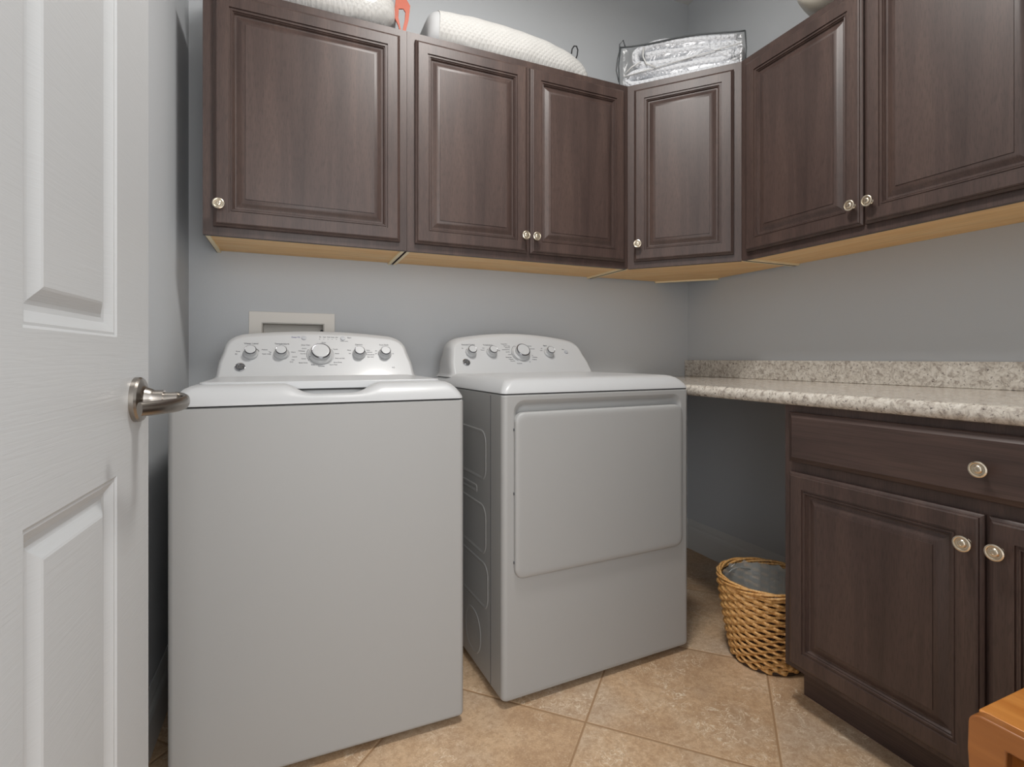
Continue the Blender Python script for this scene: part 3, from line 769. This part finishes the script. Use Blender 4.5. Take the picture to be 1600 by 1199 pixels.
# liner: thin bag draped inside
b = MB(); rs = []
rnd = random.Random(3)
wob = [.006 * sin(k * .9) * sin(k * .37 + 1) + rnd.uniform(-.002, .002) for k in range(60)]
for z, f in ((BH - .004, .905), (BH - .03, .90), (BH - .07, .885), (.12, .86), (.06, .80), (.03, .5)):
    rs.append(b.ring([(cos(2 * pi * k / 60) * (rad(z) * f + wob[k] * (1 if z > .05 else .4)), sin(2 * pi * k / 60) * (rad(z) * f + wob[k]), z + wob[(k * 3) % 60]) for k in range(60)]))
for a, e2 in zip(rs, rs[1:]): b.loft(a, e2)
b.cap(rs[-1])
ln = b.build('bin_liner', M['liner'], smooth=True, loc=(BKX, BKY, 0)); tag(ln, 'thin cloudy plastic liner inside the wicker basket', 'bin liner')
b = MB(); b.tube([(-.02, .139, BH - .02), (.0, .134, BH - .005), (.008, .138, BH - .03), (.002, .132, BH - .06)], .0022, 6)
b.tube([(-.06, .118, BH - .03), (-.02, .130, BH - .022), (.02, .134, BH - .02), (.06, .120, BH - .03)], .0018, 6)
b.build('knotted_tie', M['liner'], ln, smooth=True)

# ------------------------------------------------------------------ wooden stool (only its corner shows)
st = thing('wooden_stool', 'honey-coloured wooden stool with rounded corner in front of the base cabinet', 'stool', (-.960, -1.688, 0), 0)
SH, SL, SW = .45, .33, .285
M['side'] = m_stool('shaded honey side board', (150, 92, 46), (172, 110, 58))  # honey wood again, with the side's shade put into the colour
def side(x0):
    # outline in (y,z): y from 0 to -SL
    outl = [(-.006, SH), ] 
    pts = []
    r = .018
    for k in range(7):
        a = radians(90 - 90 * k / 6); pts.append((-r + r * cos(a) + 0, SH - r + r * sin(a)))
    pts += [(.001, SH - .06), (-.001, SH - .095), (.004, SH - .15), (.010, 0), (-.040, 0), (-.046, SH - .10), (-.048, SH - .034), (-SL + .048, SH - .034), (-SL + .046, SH - .10), (-SL + .040, 0), (-SL - .010, 0), (-SL - .004, SH - .15), (-SL + .001, SH - .095)]
    for k in range(7):
        a = radians(180 - 90 * k / 6); pts.append((-SL + r + r * cos(a), SH - r + r * sin(a)))
    b = MB(); A = b.ring([(x0, y, z) for y, z in pts]); B = b.ring([(x0 + .020, y, z) for y, z in pts]); b.cap(A, True); b.cap(B); b.loft(A, B)
    return b.build('side_panel', M['side'], st, bevel=.003, seg=3)
side(0); side(SW - .020)
b = MB(); b.box(.0202, SW - .0202, -SL + .004, -.004, SH - .0205, SH - .001); b.build('seat', M['honey'], st, bevel=.003)
for y in (-.044, -SL + .026): MB().box(.0202, SW - .0202, y, y + .018, SH - .12, SH - .0208).build('rail', M['honey'], st, bevel=.002)

# ------------------------------------------------------------------ things on top of the cabinets
def puff(L, D, H, ex=2.6, ez=2.4, n=64, m=28, flat_left=False):
    """soft cushion: superellipsoid, x length, y depth, z height (0..H)"""
    b = MB(); rs = []
    def sg(v, p): return math.copysign(abs(v) ** p, v)
    for j in range(1, m):
        v = -pi / 2 + pi * j / m
        ring = []
        for i in range(n):
            u = 2 * pi * i / n
            x = sg(cos(v), 2 / ez) * sg(cos(u), 2 / ex) * L / 2; y = sg(cos(v), 2 / ez) * sg(sin(u), 2 / ex) * D / 2; z = sg(sin(v), 2 / ez) * H / 2 + H / 2
            ring.append((x, y, z))
        rs.append(b.ring(ring))
    for a, c in zip(rs, rs[1:]): b.loft(a, c)
    b.cap(rs[0], True); b.cap(rs[-1]); return b
def crumple(o, amp, scale, seed=0):
    from mathutils import noise
    for v in o.data.vertices:
        p = v.co * scale + Vector((seed, seed * 2, 0)); d = noise.noise_vector(p) * amp; v.co += d
TOPZ = ZT + .001
# contour pillow above the dryer
p2 = thing('pillow', 'long white contour foam pillow lying on top of the cabinet above the dryer', 'pillow', (-1.115, -.150, TOPZ), radians(1), 'bedding stored on the cabinets')
def loaf(stations, n=10):
    b = MB(); rs = []
    for x, h, dp, yo in stations:
        r = min(h, dp) * .46
        rs.append(b.ring([(x, y + yo, z) for y, z in rrect(-dp / 2, dp / 2, 0, h, r, n)]))
    for a, c in zip(rs, rs[1:]): b.loft(a, c)
    b.cap(rs[0], True); b.cap(rs[-1]); return b
stn = []
for k in range(41):
    t = k / 40; x = -.322 + .682 * t; e = max(0, 1 - ((max(0, t - .45) / .55) ** 3.4)) ** .5
    h = (.150 + .016 * sin(pi * min(1, t * 1.3))) * (.10 + .90 * e); stn.append((x, h, .27 * (.35 + .65 * e), -.0 - .03 * (1 - e)))
o = loaf(stn).build('pillow_cover', M['quilt'], p2, smooth=True, auto=60); crumple(o, .004, 14)
o = loaf([(-.362, .085, .16, 0), (-.358, .115, .20, 0), (-.350, .132, .235, 0), (-.336, .143, .255, 0), (-.3215, .148, .265, 0)]).build('border', M['border'], p2, smooth=True, auto=50)
MB().tube([(.262 + .010 * 0, -.10, .118), (.262, -.105, .135), (.270, -.108, .148), (.282, -.108, .150), (.290, -.105, .138), (.290, -.10, .118), (.286, -.098, .105)], .0028, 8).build('cord_loop', M['cord'], p2, smooth=True)
# white plastic wrapped pillow above the washer
p1 = thing('pillow', 'white quilted pillow in clear wrap on top of the cabinet above the washer', 'pillow', (-1.860, -.160, TOPZ), radians(-1), 'bedding stored on the cabinets')
b = puff(.56, .28, .200, 3.4, 2.6); o = b.build('pillow_cover', M['quilt'], p1, smooth=True); crumple(o, .007, 16, 3)
b = puff(.575, .292, .210, 3.4, 2.6); o = b.build('plastic_wrap', M['film'], p1, smooth=True); crumple(o, .005, 22, 3)
hk = MB()
hpts = [(0, 0), (-.014, .055), (-.030, .085), (-.024, .150), (.016, .160), (.030, .140), (.024, .085), (.006, .010)]
inn = [(-.004, .040), (-.014, .085), (-.012, .118), (.004, .122), (.012, .112), (.010, .085), (.002, .045), (-.001, .035)]
def strap(y): return hk.ring([(x, y, z) for x, z in hpts]), hk.ring([(x, y, z) for x, z in inn])
f1, g1 = strap(0); f2, g2 = strap(.005)
hk.loft(f1, g1); hk.loft(f2, g2); hk.loft(f1, f2); hk.loft(g1, g2)
tag(hk.build('carry_strap', M['orange'], loc=(-1.566, -.240, TOPZ), bevel=.001), 'orange looped strap standing beside the wrapped pillow', 'strap')
# cream bundle on the right wall cabinet
o = puff(.34, .50, .26, 2.4, 2.2).build('bedding_bundle', M['quilt'], smooth=True, loc=(-.195, -1.085, TOPZ)); crumple(o, .010, 12, 9)
m = plain('cream crumpled plastic bundle', (214, 210, 196), .35); o.data.materials[0] = m
tag(o, 'cream plastic-wrapped bundle on top of the right wall cabinet', 'bedding bundle', 'bedding stored on the cabinets')
# clear vinyl bag with folded blanket on the corner cabinet
BAGA = atan2(-.332, .302)
ca, sa = cos(BAGA), sin(BAGA)
bc = Vector((-.440, -.440)) + Vector((-sa, ca)) * .0      # centre of the front plane
bagw, bagd, bh1, bh2 = .50, .26, .200, .145
front_off = Vector((sin(-BAGA), cos(-BAGA)))  # into the corner
base = (bc.x, bc.y, TOPZ)
bagt = thing('storage_bag', 'clear vinyl zip bag with charcoal piping on the corner cabinet', 'storage bag', base, BAGA)
b = MB(); rs = []
def hz(x): return bh1 + (bh2 - bh1) * (x / bagw + .5)
N = 24
def bring(y, ins):
    pts = []
    x0, x1 = -bagw / 2 + ins, bagw / 2 - ins
    for k in range(N + 1): x = x0 + (x1 - x0) * k / N; pts.append((x, y, ins * .6 + .001))
    for k in range(N + 1): x = x1 + (x0 - x1) * k / N; pts.append((x, y, hz(x) - ins + .006 * sin(14 * x + 1)))
    return b.ring(pts)
rs = [bring(y, i) for y, i in ((.012, .02), (0, 0), (.03, -.004), (.09, -.006), (.17, -.004), (bagd, 0), (bagd - .01, .02))]
for a, e2 in zip(rs, rs[1:]): b.loft(a, e2)
b.cap(rs[0], True); b.cap(rs[-1])
o = b.build('film_shell', M['film'], bagt, smooth=True, auto=60)
b = MB()
for y in (0, bagd):
    pts = [(-bagw / 2 + bagw * k / N, y, hz(-bagw / 2 + bagw * k / N) + .006 * sin(14 * (-bagw / 2 + bagw * k / N) + 1)) for k in range(N + 1)]
    b.tube(pts, .0032, 6)
    b.tube([pts[0], (-bagw / 2 - .010, y, hz(-bagw / 2) * .6), (-bagw / 2 - .004, y, .02), (-bagw / 2 + .004, y, .002)], .0030, 6)
    b.tube([pts[-1], (bagw / 2 + .004, y, .07), (bagw / 2, y, .002)], .0032, 6)
b.tube([(-bagw / 2, 0, hz(-bagw / 2)), (-bagw / 2 - .014, 0, .150), (-bagw / 2 - .02, 0, .10), (-bagw / 2 - .008, 0, .045)], .0026, 6)
b.tube([(-bagw / 2 + .02, -.003, hz(-bagw / 2) - .006), (-bagw / 2 + .012, -.006, hz(-bagw / 2) + .022), (-bagw / 2 - .004, -.003, hz(-bagw / 2) + .010), (-bagw / 2 - .006, 0, hz(-bagw / 2) - .03)], .0028, 6)
b.build('piping', M['piping'], bagt, smooth=True)
b = MB(); b.tube([(-bagw / 2 + .012, -.004, .062 + 0 * k) if k == 0 else (-bagw / 2 + .01 + .48 * k / 20, -.004, .062 + .030 * (k / 20)) for k in range(21)], .0020, 6)
b.tube([(-bagw / 2 + .02, -.005, .072), (-bagw / 2 + .05, -.008, .095), (-bagw / 2 + .09, -.006, .110)], .003, 6, flat=.6)
b.tube([(-bagw / 2 + .10, -.004, .172), (-bagw / 2 + .098, -.006, .13), (-bagw / 2 + .112, -.006, .095), (-bagw / 2 + .15, -.005, .073)], .0035, 6, flat=.6)
b.build('zipper', M['trimwhite'], bagt, smooth=True)
# folded blanket: thick ribbon folded back and forth
bl = thing('folded_blanket', 'folded pale grey quilted blanket inside the clear vinyl bag', 'blanket', (base[0], base[1], TOPZ), BAGA)
def ribbon(path, th, y0, y1, name, seed):
    P = []
    for a, c in zip(path, path[1:]):
        for k in range(8): P.append(Vector(a).lerp(Vector(c), k / 8))
    P.append(Vector(path[-1]))
    for _ in range(6): P = [P[0]] + [(P[i - 1] + P[i] * 2 + P[i + 1]) / 4 for i in range(1, len(P) - 1)] + [P[-1]]
    b = MB(); ny_ = 14; rows = []
    for j in range(ny_ + 1):
        y = y0 + (y1 - y0) * j / ny_; e = min(j, ny_ - j); t2 = th * (0.5 if e == 0 else (.85 if e == 1 else 1))
        up, dn = [], []
        for i, p in enumerate(P):
            a, c = P[max(0, i - 1)], P[min(len(P) - 1, i + 1)]; d2 = (c - a).normalized(); n2 = Vector((-d2.y, d2.x))
            up.append((p.x + n2.x * t2 / 2, y, p.y + n2.y * t2 / 2)); dn.append((p.x - n2.x * t2 / 2, y, p.y - n2.y * t2 / 2))
        rows.append(b.ring(up + dn[::-1]))
    for a, c in zip(rows, rows[1:]): b.loft(a, c)
    b.cap(rows[0], True); b.cap(rows[-1])
    o = b.build(name, M['blanket'], bl, smooth=True); crumple(o, .006, 11, seed); return o
ribbon([(.228, .022), (-.08, .022), (-.215, .024), (-.232, .052), (-.19, .074), (-.05, .066), (.19, .052)], .038, .004, .235, 'lower_fold', 1)
ribbon([(.205, .072), (.05, .086), (-.10, .094), (-.190, .114), (-.196, .170), (-.10, .186), (.04, .166), (.215, .128)], .036, .004, .235, 'outer_fold', 2)
ribbon([(.215, .062), (.236, .085), (.216, .110), (.12, .120), (.02, .130), (-.06, .138), (-.145, .142)], .034, .008, .235, 'inner_fold', 4)
ribbon([(.04, .080), (.10, .110), (.14, .097), (.165, .066), (.20, .048)], .026, .001, .20, 'tucked_corner', 6)

# ------------------------------------------------------------------ ceiling light fixture
cl = thing('ceiling_light', 'round flush ceiling light above the room', 'ceiling light', (LX, LY, CEIL))
MB().lathe([(.19, 0), (.19, -.03), (.185, -.035)], 40).build('base_plate', M['nickel'], cl, auto=35)
MB().lathe([(.18, -.035), (.17, -.065), (.13, -.09), (.07, -.103), (.01, -.106)], 40).build('diffuser', M['lampglass'], cl, smooth=True)
